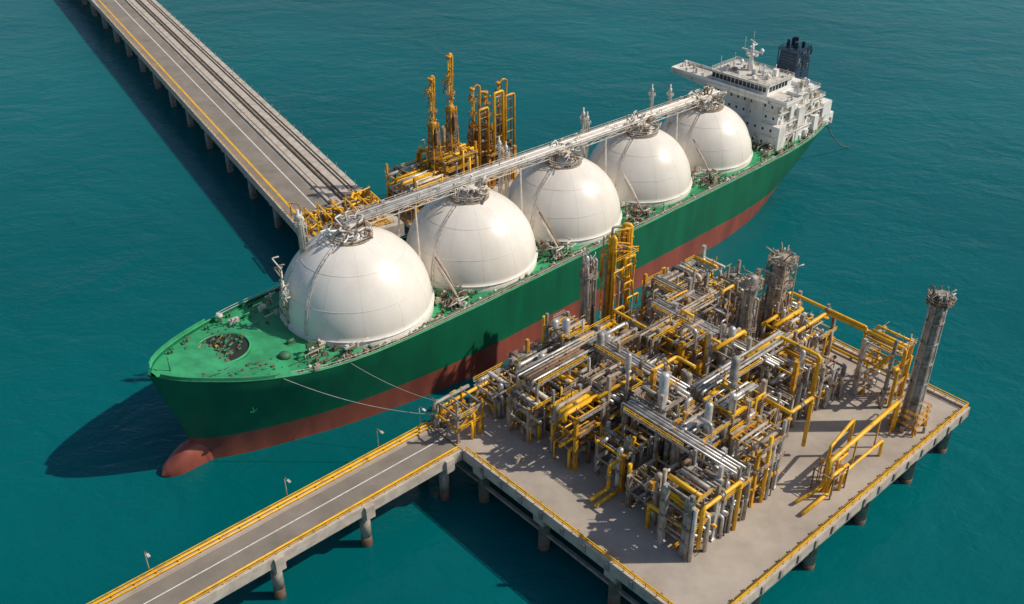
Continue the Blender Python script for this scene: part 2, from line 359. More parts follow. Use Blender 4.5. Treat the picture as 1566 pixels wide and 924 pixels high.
for gi,g in enumerate(gaps):
    for i in range(50):
        y=rnd.uniform(9,21.5)*(-1 if i%6 else 1); sp=(abs(y)-6)*.6
        clutter(g+rnd.uniform(-sp,sp),y,dz(g)+(rnd.uniform(0,3.5) if i%3==0 else 0),rnd.randrange(4),1.4)
    if gi and gi<5: 
        for k in range(10):
            x=g+rnd.uniform(-4,4); y=-20.5+rnd.uniform(-1,4); h=rnd.uniform(1,3.4)
            MB().sweep([(x,y,dz(g)),(x,y,dz(g)+h),(x+rnd.uniform(-4,4),y+.5,dz(g)+h),(x+rnd.uniform(-3,3),y+3,dz(g)+h)],rnd.choice([.16,.24,.32]),6).build('gas_line',rnd.choice(['tan','rust','offwhite','grey']),ship)
        for k in range(4):
            y=-19+k*1.1; x=g+.5*k-1; MB().sweep([(x+2,y,dz(g)+1),(x+1,y+3,dz(g)+5+k),(x-.5,y+7,dz(g)+11+k)],rnd.choice([.14,.24]),5).build('gas_line',rnd.choice(['tan','pale','rust']),ship)
for yy,r_,mm in ((-21.3,.3,'deckdk'),(-22.3,.2,'tan'),(20.8,.35,'tan'),(19.8,.3,'deckdk')):
    pts=[(s,yy*(1 if s<235 else .97),dz(s)+.9) for s in range(62,241,8)]
    MB().sweep(pts,r_,6,False).build('deck_pipe',mm,ship)
for k in range(6):
    x=122+k*2.4; MB().sweep([(x,14,dz(x)),(x,14,dz(x)+3),(x,22.5,dz(x)+3)],.45,8).build('manifold_pipe',['tan','ochre'][k%2],ship)
# superstructure
dh=MB(); Z0=dz(262)-.2
tiers=[(245,286,17,Z0,27.5),(246,282,16,27.5,31.8),(247.5,278,15.6,31.8,36),(247.5,274,14.5,36,40.2),(248,266,13.4,40.2,43)]
for x0,x1,w,z0,z1 in tiers: dh.box(x0,-w,z0,x1,w,z1-.02)
dhs=dh.build('deckhouse','white',ship)
for (x0,x1,y0,y1,z0,z1) in ((245.4,250,-18.2,-15,Z0,32),(259,263,-17.4,-15.2,Z0,36.3),(270,273,-18.2,-15,Z0,30),(277,283,-17.2,-12,27.4,33),(254,256.4,-16.8,-14,30,38.6),(262,266,-14.4,-9,40.1,44.4),(276,284,2,10,27.4,36),(246.4,248,-9,-4,Z0,41)):
    MB().box(x0,y0,z0,x1,y1,z1).build('deckhouse_block','white',dhs)
for i,(x0,x1,w,z0,z1) in enumerate(tiers[:-1]):
    xa,xb=((x0-.5,x0+24),(x0+4,x1+1.0),(x0-.4,x1+.6),(x0+8,x1+.8))[i]
    MB().box(xa,-w-.7-.5*(i%2),z1-.15,xb,w+.6,z1+.12).build('balcony','white',dhs)
    MB().rail([(xa+.1,-w-.6-.5*(i%2),z1+.1),(xb-.1,-w-.6-.5*(i%2),z1+.1),(xb-.1,w+.5,z1+.1)],1.2,2,.05).build('balcony_railing','offwhite',dhs)
    for k in range(13):
        if rnd.random()<.25: continue
        x=x0+2+(x1-x0-4)*k/12+rnd.uniform(-.3,.3); MB().box(x-.4,-w-.06,z0+1.7,x+.4,-w+.2,z0+2.8).build('window','glass',dhs)
    for k in range(9):
        y=-w+2+(2*w-4)*k/8; MB().box(x0-.06,y-.4,z0+1.7,x0+.2,y+.4,z0+2.7).build('window','glass',dhs)
    x=x1-1.2-3*(i%2); MB().box(x-.5,-w-.09,z0+.2,x+.5,-w+.1,z0+2.3).build('door','tan',dhs)
    for k in range(2):
        xa=rnd.uniform(x0+4,x1-9)
        m=MB().bar((xa,-w-.55,z0+.2),(xa+5,-w-.55,z1),.7,.2); m.rail([(xa,-w-.9,z0+.3),(xa+5,-w-.9,z1+.1)],1.1,2,.05); m.build('outside_stair','offwhite',dhs)
    for k in range(20):
        xa=rnd.uniform(x0+1,x1-1); h=rnd.uniform(1,6); w_=rnd.uniform(.15,.6); m=MB()
        if k%2: m.box(xa-w_,-w-rnd.uniform(.3,1.2),z0+.15,xa+w_,-w+.1,z0+h*.6)
        else: m.sweep([(xa,-w-.35,z0),(xa,-w-.35,z0+h),(xa+rnd.uniform(1,3),-w-.35,z0+h)],.16,5)
        m.build('wall_fitting',rnd.choice(['white','offwhite','tan','rust','white']),dhs)
wg=MB(); xs0,xs1=241,253
for y0,y1,th0,th1 in ((-14,-22,3.2,.9),(14,31.5,4.5,.9)):
    v=[(xs0+.5,y0,43),(xs1,y0,43),(xs1,y0,43-th0),(xs0+4,y0,43-th0),(xs0+.5,y1,43),(xs1-2,y1,43),(xs1-2,y1,43-th1),(xs0+1,y1,43-th1)]
    f=[(0,1,2,3),(7,6,5,4),(0,4,5,1),(1,5,6,2),(2,6,7,3),(3,7,4,0)]
    wg.add(v,f)
wg.box(xs0+.5,-14,41.5,248,14,42.98); wgo=wg.build('bridge_wing','white',dhs)
MB().box(241,-22.2,43.02,252,31.7,43.25).build('bridge_deck','offwhite',wgo)
m=MB()
for (p,q) in (((241.2,-22,43.2),(241.2,31.5,43.2)),((241.2,31.5,43.2),(251.8,31.5,43.2)),((251.8,31.5,43.2),(251.8,15,43.2)),((251.8,-22,43.2),(251.8,-15,43.2)),((241.2,-22,43.2),(251.8,-22,43.2))):
    m.bar((p[0],p[1],p[2]+.6),(q[0],q[1],q[2]+.6),.15,1.2)
m.build('wing_bulwark','white',wgo)
for k in range(22): y=rnd.uniform(-21,31); x=rnd.uniform(242,250); MB().box(x,y-.4,43.3,x+rnd.random(),y+.4,43.3+rnd.uniform(.8,2)).build('wing_fitting',rnd.choice(['white','offwhite','tan']),wgo)
wh=MB().box(243.5,-12,43.26,259,13,47.2).build('wheelhouse','white',dhs)
MB().box(242.9,-12.8,47.22,259.6,13.8,47.55).build('wheelhouse_roof','offwhite',wh)
for k in range(14):
    y=-11.2+k*1.78; MB().box(243.4,y,44.7,243.6,y+1.4,46.5).build('window','glass',wh)
for k in range(6):
    x=244.6+k*2; 
    for sg in (-12.1,12.95): MB().box(x,sg,44.7,x+1.5,sg+.18,46.5).build('window','glass',wh)
MB().rail([(243,-12.6,47.5),(259.4,-12.6,47.5),(259.4,13.6,47.5),(243,13.6,47.5),(243,-12.6,47.5)],1.2,2.2,.06).build('roof_railing','offwhite',wh)
for k in range(44):
    x=rnd.uniform(244.5,258); y=rnd.uniform(-11,12); h=rnd.uniform(.5,2.8); w_=rnd.uniform(.2,1.0); m=MB()
    if k%2: m.box(x-w_,y-w_,47.5,x+w_,y+w_,47.5+h)
    else: m.sweep([(x,y,47.5),(x,y,47.5+h),(x+w_*2,y+w_,47.5+h)],.13,5)
    m.build('roof_fitting',rnd.choice(['white','offwhite','white','tan']),wh)
ms=MB().lathe([(1.3,47.5),(.8,53),(.55,57),(.4,58)],(253,3,0),10); ms.bar((253,-1.6,55),(253,7.6,55),.4); ms.bar((251,3,57),(256,3,57),.3); mso=ms.build('radar_mast','white',dhs)
for p,l in (((253,3,58.6),4.2),((253,3,55.9),3)): MB().bar((p[0]-l*.3,p[1]-l*.5,p[2]),(p[0]+l*.3,p[1]+l*.5,p[2]),.4,.35).build('radar_scanner','offwhite',mso)
MB().lathe([(.3,0),(.8,.3),(.9,.8),(.6,1.3),(.1,1.6)],(253,-1.2,55.3),10).build('radome','white',mso)
MB().lathe([(.12,0),(.06,4.5)],(253,6.5,55.3),6).build('antenna','offwhite',mso)
MB().lathe([(.12,0),(.06,4)],(253,3,58.5),6).build('antenna','offwhite',mso)
m=MB().lathe([(2.6,53.4),(2.6,53.6)],(253,3,0),12); m.ring_rail((253,3,53.6),2.5,1,10,.06); m.build('mast_platform','offwhite',mso)
for x,y,h in ((244,-10,4),(245,11,5.5),(257,-11,3),(246,28,3),(249,22,2.6),(251,9,6),(247,14,4)):
    z=47.5 if abs(y)<14 else 43.2
    MB().lathe([(.14,0),(.08,h)],(x,y,z),6).build('antenna','offwhite',dhs)
for x,y in ((249,-8),(256,9)):
    MB().lathe([(.4,0),(.4,.8),(.8,1),(.85,1.4),(.6,1.9),(.1,2.1)],(x,y,47.5),10).build('radome','white',dhs)
for i in range(98):
    x=rnd.uniform(260,285); y=rnd.uniform(-16,15); z=43 if x<266 else (40.3 if x<273.5 else (36.1 if x<277.5 else (31.9 if x<281.5 else 27.6)))
    m=MB(); w=rnd.uniform(.3,1.4)
    if i%3==0: m.box(x-w,y-w*.7,z,x+w,y+w*.7,z+w*1.6)
    elif i%3==1: m.lathe([(.4,0),(.4,1.6),(.6,1.7),(.6,2.2),(.2,2.4)],(x,y,z),8)
    else: m.sweep([(x,y,z),(x,y,z+2.5),(x-1.4,y,z+2.5),(x-1.4,y,z)],.18,6)
    m.build('deckhouse_equipment',rnd.choice(['white','offwhite','white','tan']),dhs)
v=[(271,-6,40.1),(281,-6,40.1),(281,3,40.1),(271,3,40.1),(272,-5.3,51.5),(279.5,-5.3,51.5),(279.5,2.3,51.5),(272,2.3,51.5)]
fn=MB().add(v,[(0,3,2,1),(4,5,6,7),(0,1,5,4),(1,2,6,5),(2,3,7,6),(3,0,4,7)]).build('funnel','navy',ship)
MB().box(274,-4,Z0,280.5,2,40.3).build('funnel_casing','white',fn)
for k in range(9):
    m=MB(); z=41.5+k*1.1; w=.07*k; m.box(271.3+.08*k,-6.25+w,z,280.6-.12*k,-5.6+w,z+.3); m.box(270.9+.09*k,-5+w*.5,z,271.5+.09*k,2,z+.3)
    m.build('funnel_louvre','navy',fn)
for x,y in ((271.2,-6),(275.5,-6.1),(280.4,-5.9),(271,2.6)): MB().bar((x,y,40.2),(x+.4,y+.4,52.6),.3).build('funnel_post','navy',fn)
for k in range(20):
    z=rnd.uniform(43,53); x=rnd.uniform(271,280); MB().sweep([(x,-6.3,z),(x+rnd.uniform(-1,1),-6.4,z+1.5),(x+1.2,-5.5,z+1.5)],.15,5).build('funnel_fitting',rnd.choice(['navy','navy','grey']),fn)
MB().box(271.6,-5.8,51.52,280,2.8,51.9).build('funnel_cap','navy',fn)
for x,y,h,r_ in ((274,-3,3.0,.7),(276.5,-1,4.2,.9),(274.5,1,3.2,.6),(278.4,-3.4,2.4,.6),(278.2,1.2,3.0,.6)):
    MB().lathe([(r_,51.9),(r_,51.9+h),(r_*1.15,51.9+h),(r_*1.15,52.2+h)],(x,y,0),12).build('exhaust_pipe','navy',fn)
MB().rail([(271.7,-5.7,51.9),(279.9,-5.7,51.9),(279.9,2.7,51.9),(271.7,2.7,51.9),(271.7,-5.7,51.9)],1.2,2,.07).build('funnel_railing','navy',fn)
for i in range(60):
    x=rnd.uniform(283,289.5); hw=halfw(x,dz(x))-1.2; clutter(x,rnd.uniform(-hw,hw),dz(x),rnd.randrange(4))
for i in range(60):
    x=rnd.uniform(242,286); clutter(x,-(halfw(x,dz(x))-rnd.uniform(1,3)),dz(x),rnd.randrange(4))
# ------------------------------------------------------------ PLATFORM FRAME
PA=R(42); PL=Vector((-11.9,193.3,0)); Ax=Vector((math.cos(PA),math.sin(PA),0)); Bx=Vector((math.sin(PA),-math.cos(PA),0)); PZ=14.
def Q(a,b,z=PZ): return PL+Ax*a+Bx*b+Vector((0,0,z))
plat=thing('process_platform','large square concrete sea platform on piles crowded with pipework','platform',Q(0,0,0),PA)
AL,BL,B0=108.8,75.5,-14
MB().box(0,-BL,PZ-1.3,AL,-B0,PZ).build('deck_slab','concrete',plat)
for x0,y0,x1,y1 in ((-.6,-BL-.6,.5,-.2),(-.6,-BL-.6,AL+.6,-BL+.5),(AL-.5,-BL-.6,AL+.6,-B0+.6),(14,-B0-.5,AL+.6,-B0+.6)):
    MB().box(x0,y0,PZ-2.4,x1,y1,PZ+.5+rnd.uniform(0,.01)).build('edge_beam','concrete_edge',plat)
for x in range(4,109,10): MB().box(x-.7,-BL+.6,PZ-3.2,x+.7,-B0-.6,PZ-1.32).build('girder','pile',plat)
for x in (2,22,44,66,88,106):
    for y in (-73,-50,-27,-5,11):
        MB().lathe([(1.5,-2),(1.5,1.4)],(x,y,0),12).build('pile_base','pile_wet',plat)
        MB().lathe([(1.45,1.4),(1.45,PZ-3.3),(2.0,PZ-3.3),(2.0,PZ-2.5)],(x,y,0),12).build('pile','pile',plat)
for x,y in [(2,q) for q in (-73,-50,-27,-5)]+[(q,-73) for q in (22,44,66,88,106)]:
    MB().box(x-1.9,y-1.9 if x>2 else y-1.6,PZ-5.2,x+1.9,y+1.9,PZ-2.42).build('pile_cap','concrete_edge',plat)
m=MB()
for y0,y1 in zip((-73,-50,-27,-5),(-50,-27,-5,11)): m.bar((2,y0,5),(2,y1,5),.8)
for x0,x1 in zip((2,22,44,66,88),(22,44,66,88,106)): m.bar((x0,-73,5.5),(x1,-73,5.5),.8)
m.build('lower_brace','pile',plat)
for pts in ([(.0,-BL,PZ+.5),(.0,-1,PZ+.5)],[(0,-BL,PZ+.5),(AL,-BL,PZ+.5)],[(AL,-BL,PZ+.5),(AL,-B0,PZ+.5)],[(14,-B0,PZ+.5),(AL,-B0,PZ+.5)]):
    MB().rail(pts,1.4,3,.1).build('safety_railing','yellow',plat)
for k in range(16):
    x=6+k*6.6; MB().box(x-.5,-BL-.95,PZ-2,x+.5,-BL-.62,PZ+.3).build('fender_bracket','pile',plat)
for k in range(10):
    y=-BL+5+k*7; MB().box(-.95,y-.5,PZ-2,-.62,y+.5,PZ+.3).build('fender_bracket','pile',plat)
MB().tube((.9,-BL+2,PZ+.4),(.9,-4,PZ+.4),.25).build('edge_pipe','yellow',plat)
MB().tube((2,-BL+1,PZ+.4),(AL-3,-BL+1,PZ+.4),.25).build('edge_pipe','yellow',plat)
for k in range(26):
    MB().cbox((3+k*4.1,-BL+1,PZ+.3),(.4,1,.8)).build('edge_pipe_clamp',rnd.choice(['tan','rust','pile']),plat)
for k in range(17): MB().cbox((.9,-BL+4+k*4.1,PZ+.3),(1,.4,.8)).build('edge_pipe_clamp',rnd.choice(['tan','rust','pile']),plat)
# ------------------------------------------------------------ ACCESS BRIDGE
br=thing('access_bridge','concrete road bridge with yellow pipe rails running in from the lower left','bridge',Q(0,0,0),PA)
X0=-150
MB().box(X0,.0,PZ-1.4,-.62,14,PZ-.12).build('bridge_deck','concrete_edge',br)
MB().box(X0,2.2,PZ-.1,-.62,11.4,PZ-.06).build('road_surface','asphalt',br)
MB().box(X0,7.2,PZ-.05,-.7,7.5,PZ-.03).build('lane_line','white_line',br)
MB().box(X0,2.5,PZ-.05,-.7,2.62,PZ-.03).build('lane_line','white_line',br)
for y0,y1 in ((-.1,1.1),(12.8,14.1)): MB().box(X0,y0,PZ-2.3,-.7,y1,PZ+.55).build('parapet','concrete_edge',br)
MB().box(X0,11.6,PZ-.1,-.62,12.7,PZ+.18).build('kerb','concrete',br)
for y in (.5,13.5):
    m=MB().rail([(X0,y,PZ+.55),(-1,y,PZ+.55)],1.2,3.2,.08); m.build('railing','yellow',br)
for y,z,r_ in ((13.0,1.3,.24),(12.4,.75,.22)): MB().tube((X0,y,PZ+z),(6,y,PZ+z),r_).build('rail_pipe','yellow',br)
MB().tube((X0,1.5,PZ+.9),(-1,1.5,PZ+.9),.22).build('rail_pipe','yellow',br)
for k in range(30):
    MB().box(X0+k*5,1.2,PZ-.1,X0+k*5+.3,1.8,PZ+.7).build('pipe_saddle','ochre',br); MB().box(X0+k*5,12.3,PZ-.1,X0+k*5+.3,13.1,PZ+.9).build('pipe_saddle','ochre',br)
for a in (-5,-29,-53,-77,-101,-125):
    v=[(a-1.6,-.3,PZ-2.3),(a+1.6,-.3,PZ-2.3),(a+1.6,14.3,PZ-2.3),(a-1.6,14.3,PZ-2.3),(a-1.1,.7,PZ-4.8),(a+1.1,.7,PZ-4.8),(a+1.1,12.8,PZ-4.8),(a-1.1,12.8,PZ-4.8)]
    MB().add(v,[(0,1,2,3),(7,6,5,4),(0,4,5,1),(1,5,6,2),(2,6,7,3),(3,7,4,0)]).build('pile_cap','concrete_edge',br)
    MB().box(a-1.2,-.9,PZ-3.4,a+1.2,-.12,PZ+.3).build('bracket','concrete_edge',br)
    for y in (2.2,11.2):
        MB().lathe([(1.3,3),(1.3,PZ-4.8)],(a,y,0),12).build('pile','pile',br); MB().lathe([(1.33,-2),(1.33,3)],(a,y,0),12).build('pile_base','pile_wet',br)
for i,(a,w) in enumerate(((-3,'nearest the platform'),(-16,'second from the platform'),(-42,'third from the platform'),(-76,'farthest out, at the lower left'))):
    t=thing('lamp_post','thin grey lamp post on the seaward bridge rail, '+w,'lamp post',Q(a,-13.9,PZ+.5),PA,'lamp posts along the bridge')
    m=MB().lathe([(.2,0),(.11,6.5)],(0,0,0),8); m.build('pole','grey',t)
    MB().sweep([(0,0,6.4),(0,-.3,7),(0,-1.8,7.1)],.1,6).build('arm','grey',t)
    MB().box(-.3,-2.6,6.95,.3,-1.6,7.2).build('lamp_head','offwhite',t); MB().box(-.35,-.35,0,.35,.35,.4).build('base','dark',t)
# ------------------------------------------------------------ MODULES ON THE PLATFORM
def valve(parent,x,y,z,axis=0,mm='grey',k=.6):
    m=MB(); d=Vector((1,0,0)) if axis==0 else Vector((0,1,0)); p=Vector((x,y,z))
    m.tube(p-d*.7*k,p-d*.5*k,.8*k,8); m.tube(p+d*.5*k,p+d*.7*k,.8*k,8); m.tube(p-d*.5*k,p+d*.5*k,.6*k,8); m.bar(p,p+Vector((0,0,1.8*k)),.14)
    m.lathe([(.5*k,1.75*k),(.5*k,1.85*k)],p,8); m.build('valve',mm,parent)
def rack(a,b,lx,ly,h,lab,cat='pipe rack',axis=0,yel=.25,lv=None,thick=.75,dense=1.,cm=None,name='pipe_rack'):
    t=thing(name,lab,cat,Q(a,b),PA)
    lv=lv or max(2,round(h/4.8)); cm=cm or rnd.choice(['grey','silver','silver','tan','grey'])
    nx=3 if lx>9 else 2; xs=[-lx/2+lx*i/(nx-1) for i in range(nx)]; ys=(-ly/2,ly/2)
    for x in xs:
        for y in ys:
            hh=h+rnd.choice([0,.8,1.6,4.5]); tk=thick*rnd.choice([.8,1,1.2,1.5])
            m=MB().cbox((x,y,hh/2),(tk,tk,hh)); m.cbox((x,y,.2),(tk*1.6,tk*1.6,.4))
            m.build('column',cm if rnd.random()<.75 else rnd.choice(['ochre','grey']),t)
    for l in range(1,lv+1):
        z=h*l/lv; m=MB(); topl=l==lv; fw=rnd.choice([.4,.5,.8])
        for y in ys: m.bar((-lx/2-.8,y,z),(lx/2+.8,y,z),fw,.7)
        n=int(lx/2.9)
        for i in range(n+1):
            x=-lx/2+lx*i/n; m.bar((x,-ly/2-.5,z+.02),(x,ly/2+.5,z+.02),.3,.5)
        m.build('level_frame',rnd.choice([cm,cm,'grey','silver','tan','ochre','yellow']),t)
        for yy in (-1,1):
            if rnd.random()<.45:
                sx=rnd.choice((-1,1)); x0,x1=sorted((sx*lx/2,-sx*lx*rnd.choice([.05,.5]))); y0,y1=sorted((yy*(ly/2+1.3),yy*(ly/2+.3)))
                MB().box(x0,y0,z+.36,x1,y1,z+.44).build('walkway',rnd.choice(['tan','grey','rust']),t)
                MB().rail([(x0,yy*(ly/2+1.25),z+.4),(x1,yy*(ly/2+1.25),z+.4)],1.2,1.4,.07).build('railing',rnd.choice(['yellow','yellow','tan']),t)
        ax=axis if rnd.random()<.8 else 1-axis
        L_,W_=(lx,ly) if ax==0 else (ly,lx); dom=rnd.choice(['silver','silver','grey','tan','offwhite'])
        u=-W_/2+rnd.uniform(.4,1.2)
        while u<W_/2-.4:
            r_=rnd.choice([.15,.22,.3,.4,.5,.62]) 
            if rnd.random()<.62*dense:
                e0=rnd.uniform(.2,1.8); e1=rnd.uniform(.2,1.8); zz=z+.35+r_
                if rnd.random()<.1: e0=-L_*rnd.uniform(.2,.5)
                if rnd.random()<.1: e1=-L_*rnd.uniform(.2,.5)
                p=[(-L_/2-e0,u,zz),(L_/2+e1,u,zz)]
                if rnd.random()<.3: p=[(p[0][0],u,max(.1,zz-rnd.choice([2,h/lv,zz])))]+p
                if rnd.random()<.3: p=p+[(p[-1][0],u,max(.1,zz-rnd.choice([2,h/lv,zz])))]
                if ax==1: p=[(y,x,zc) for x,y,zc in p]
                mm='yellow' if rnd.random()<yel*.75 else (dom if rnd.random()<.6 else rnd.choice(['silver','grey','rust','tan','dark']))
                MB().sweep(p,r_,8).build('pipe',mm,t)
                if rnd.random()<.3:
                    q=rnd.uniform(-L_/3,L_/3); valve(t,*((q,u,zz) if ax==0 else (u,q,zz)),ax,rnd.choice(['grey','ochre','rust','dark']),.75)
            u+=r_*2+rnd.uniform(.25,.9)
        if rnd.random()<.3:
            x=rnd.uniform(-lx/4,lx/4); MB().box(x-1.8,-ly/3,z+.33,x+1.8,ly/3,z+.42).build('grating_panel',rnd.choice(['grey','tan','rust']),t)
    for k in range(int(8*dense)+1):
        x=rnd.uniform(-lx/2,lx/2); y=rnd.choice((-1,1))*(ly/2+rnd.uniform(.5,1.4)); r_=rnd.choice([.18,.26,.38,.5]); z=rnd.uniform(.4,1.25)*h
        p=[(x,y,0),(x,y,z)]
        if rnd.random()<.5: p.append((x+rnd.uniform(-3,3),y,z)) if rnd.random()<.5 else p.append((x,y*.2,z))
        MB().sweep(p,r_,8).build('riser_pipe','yellow' if rnd.random()<yel else rnd.choice(['grey','silver','silver','rust','tan','dark']),t)
    for q in range(2):
        if rnd.random()<.6:
            x=rnd.uniform(-lx/2,lx/2); y=rnd.choice((-1,1))*ly*.3; r_=rnd.uniform(.6,1.2); hh=h*rnd.uniform(.9,1.5)
            MB().lathe([(r_*1.2,0),(r_*1.2,.5),(r_,.7),(r_,hh-.6),(r_*.6,hh-.1),(.1,hh)],(x,y,0),14).build('vertical_drum',rnd.choice(['silver','grey','silver','tan']),t)
    for y in ys:
        for i in range(nx-1):
            if rnd.random()<.6: z=rnd.choice([0,h/lv]); m=MB(); m.bar((xs[i],y,z+.2),(xs[i+1],y,z+h/lv),.22); m.bar((xs[i+1],y,z+.2),(xs[i],y,z+h/lv),.22); m.build('brace',rnd.choice(['dark','rust','yellow']),t)
    for k in range(int(6*dense)+1):
        x=rnd.uniform(-lx/2,lx/2); y=rnd.uniform(-ly/2,ly/2); z=0 if rnd.random()<.6 else h/lv*rnd.randrange(1,lv+1)+.3
        m=MB(); w=rnd.uniform(.4,1.0); kk=rnd.randrange(4)
        if kk==0: m.lathe([(w,0),(w,w*2.2),(w*.8,w*2.6),(.1,w*2.8)],(x,y,z),12); nm='small_drum'
        elif kk==1: m.box(x-w,y-w*.6,z,x+w,y+w*.6,z+w*1.3); m.tube((x-w*.8,y,z+w*1.6),(x+w*.8,y,z+w*1.6),w*.45,10); nm='pump'
        elif kk==2: m.tube((x-w*2,y,z+w),(x+w*2,y,z+w),w*.7,12); m.box(x-w*1.3,y-.3,z,x-w,y+.3,z+w*.5); m.box(x+w,y-.3,z,x+w*1.3,y+.3,z+w*.5); nm='exchanger'
        else: m.box(x-.5,y-.5,z,x+.5,y+.5,z+1.8); m.box(x-.7,y-.6,z+1.8,x+.6,y+.5,z+2); nm='cabinet'
        m.build(nm,rnd.choice(['grey','silver','rust','tan','dark','ochre']),t)
    for j in range(2):
        m=MB()
        for k in range(int(18*dense)):
            x=rnd.uniform(-lx/2-1,lx/2+1); y=rnd.uniform(-ly/2-1,ly/2+1); z=h/lv*rnd.randrange(0,lv+1); l=rnd.uniform(1,4)
            p=Vector((x,y,z)); q=p+Vector(rnd.choice([(0,0,l*.8),(l,0,0),(0,l,0)])); q2=q+Vector(rnd.choice([(0,0,1.5),(1.5,0,0),(0,-1.5,0)]))
            m.sweep([p,q,q2],rnd.choice([.08,.11,.14]),4)
        tag(m.build('small_bore_piping',['tan','yellow'][j] if rnd.random()<.6 else 'rust',t),kind='stuff')
    if rnd.random()<.6: MB().ladder((lx/2+.6,rnd.uniform(-1,1),0),(lx/2+.6,0,h+1)).build('ladder',rnd.choice(['yellow','tan']),t)
    return t
ordn=['first','second','third','fourth','fifth','sixth','seventh','eighth']
rows=[('in the row nearest the ship',-7.5,[(19,11,7,7),(32,12,7,9),(43.5,8,7,14),(83,12,7,11),(98,13,7,10)]),
 ('in the second row from the ship',5.5,[(19,9,7,10),(31,12,8,13),(45,12,8,17),(59,11,8,9),(73,12,8,15),(87,11,8,9),(101,10,7,10)]),
 ('in the third row from the ship',18.5,[(21,9,8,15),(33,12,8,17),(47,12,8,12),(60,11,8,17),(71,7,7,9),(104,7,7,8)]),
 ('in the fourth row from the ship',31.5,[(24,9,8,10),(36,12,8,18),(50,12,8,11),(63,11,8,19),(76,11,8,10),(90,11,8,14),(102,7,7,7)]),
 ('in the fifth row from the ship',44.5,[(21,9,8,9),(33,10,8,17),(46,11,8,19),(59,11,8,11),(72,11,8,16),(85,10,8,9)]),
 ('in the outermost row, facing open sea',56.5,[(17,9,7,17),(29,10,7,11),(41,9,7,16)])]
def hword(h): return 'low' if h<12 else ('mid-height' if h<15 else 'tall')
for rn,b,ms_ in rows:
    for i,(a,lx,ly,h) in enumerate(ms_):
        rack(a+rnd.uniform(-1,1),b+rnd.uniform(-.8,.8),lx,ly,h,f"{hword(h)} steel pipe rack, {ordn[i]} from the road end {rn}",axis=rnd.randrange(2),yel=rnd.choice([.12,.25,.45]))
rack(97,56,9,8,17,'tall pipe frame of grey columns and yellow pipes standing just left of the lone stack',thick=.8,cm='silver',yel=.8,dense=.8,lv=3)
rack(5,-7.5,8,8,8,'low yellow pipe gantry over the road where it reaches the platform',yel=.8,cm='tan',dense=.5,lv=2,thick=.5,name='pipe_gantry',cat='pipe gantry')
def trunk(a,b,L,n,z,ax,lab,mm='silver',r_=.32,sp=1.0):
    t=thing('pipe_bundle',lab,'pipes',Q(a,b),PA+(0 if ax==0 else -math.pi/2)); W=n*sp
    for k in range(n):
        e=rnd.uniform(0,2); zz=z+.3+r_; rr=r_*rnd.choice([.7,1,1,1.25])
        p=[(-e,-W/2+sp*(k+.5),zz-rnd.choice([2,4])),(-e,-W/2+sp*(k+.5),zz),(L+e,-W/2+sp*(k+.5),zz)]
        if k%2: p=p[1:]
        MB().sweep(p,rr,8).build('pipe',mm if rnd.random()<.75 else rnd.choice(['grey','tan','rust']),t)
    nb=max(2,int(L/5))
    for i in range(nb+1):
        x=L*i/nb; MB().bar((x,-W/2-.6,z),(x,W/2+.6,z),.4,.5).build('support_beam','grey',t)
        if i%2==0:
            for y in (-W/2-.4,W/2+.4): MB().box(x-.3,y-.3,0,x+.3,y+.3,z-.25).build('column','grey',t)
    for y in (-W/2-.4,W/2+.4): MB().bar((-.5,y,z-.5),(L+.5,y,z-.5),.35,.6).build('side_beam','silver',t)
    MB().rail([(0,-W/2-.9,z),(L*.6,-W/2-.9,z)],1.2,1.6,.07).build('railing','yellow',t)
    for k in range(7): valve(t,rnd.uniform(1,L-1),-W/2+sp*(rnd.randrange(n)+.5),z+.4,0,rnd.choice(['rust','grey','ochre','dark']),.7)
    return t
trunk(17,4.5,28,6,16.6,0,'bundle of six parallel silver pipes lying high over the racks near the ship','silver',.36,1.05)
trunk(40,8,27,4,18,1,'silver pipe bundle crossing away from the ship between the second and fourth rows','silver',.34)
trunk(66.5,4,38,4,17,1,'silver pipe bundle crossing the middle of the platform toward open sea','silver',.36)
trunk(42,38,34,4,19,0,'silver pipe bundle running lengthwise between the fourth and fifth rows','silver',.36)
trunk(27,30,30,4,17.6,1,'grey pipe bundle crossing the road end of the fourth to sixth rows','silver',.4)
trunk(79,-6,22,3,14.6,1,'grey pipe bundle crossing beside the stout grey process column','grey',.34)
trunk(52,12,30,4,16.8,0,'tan pipe bundle running lengthwise above the second row','tan',.34)
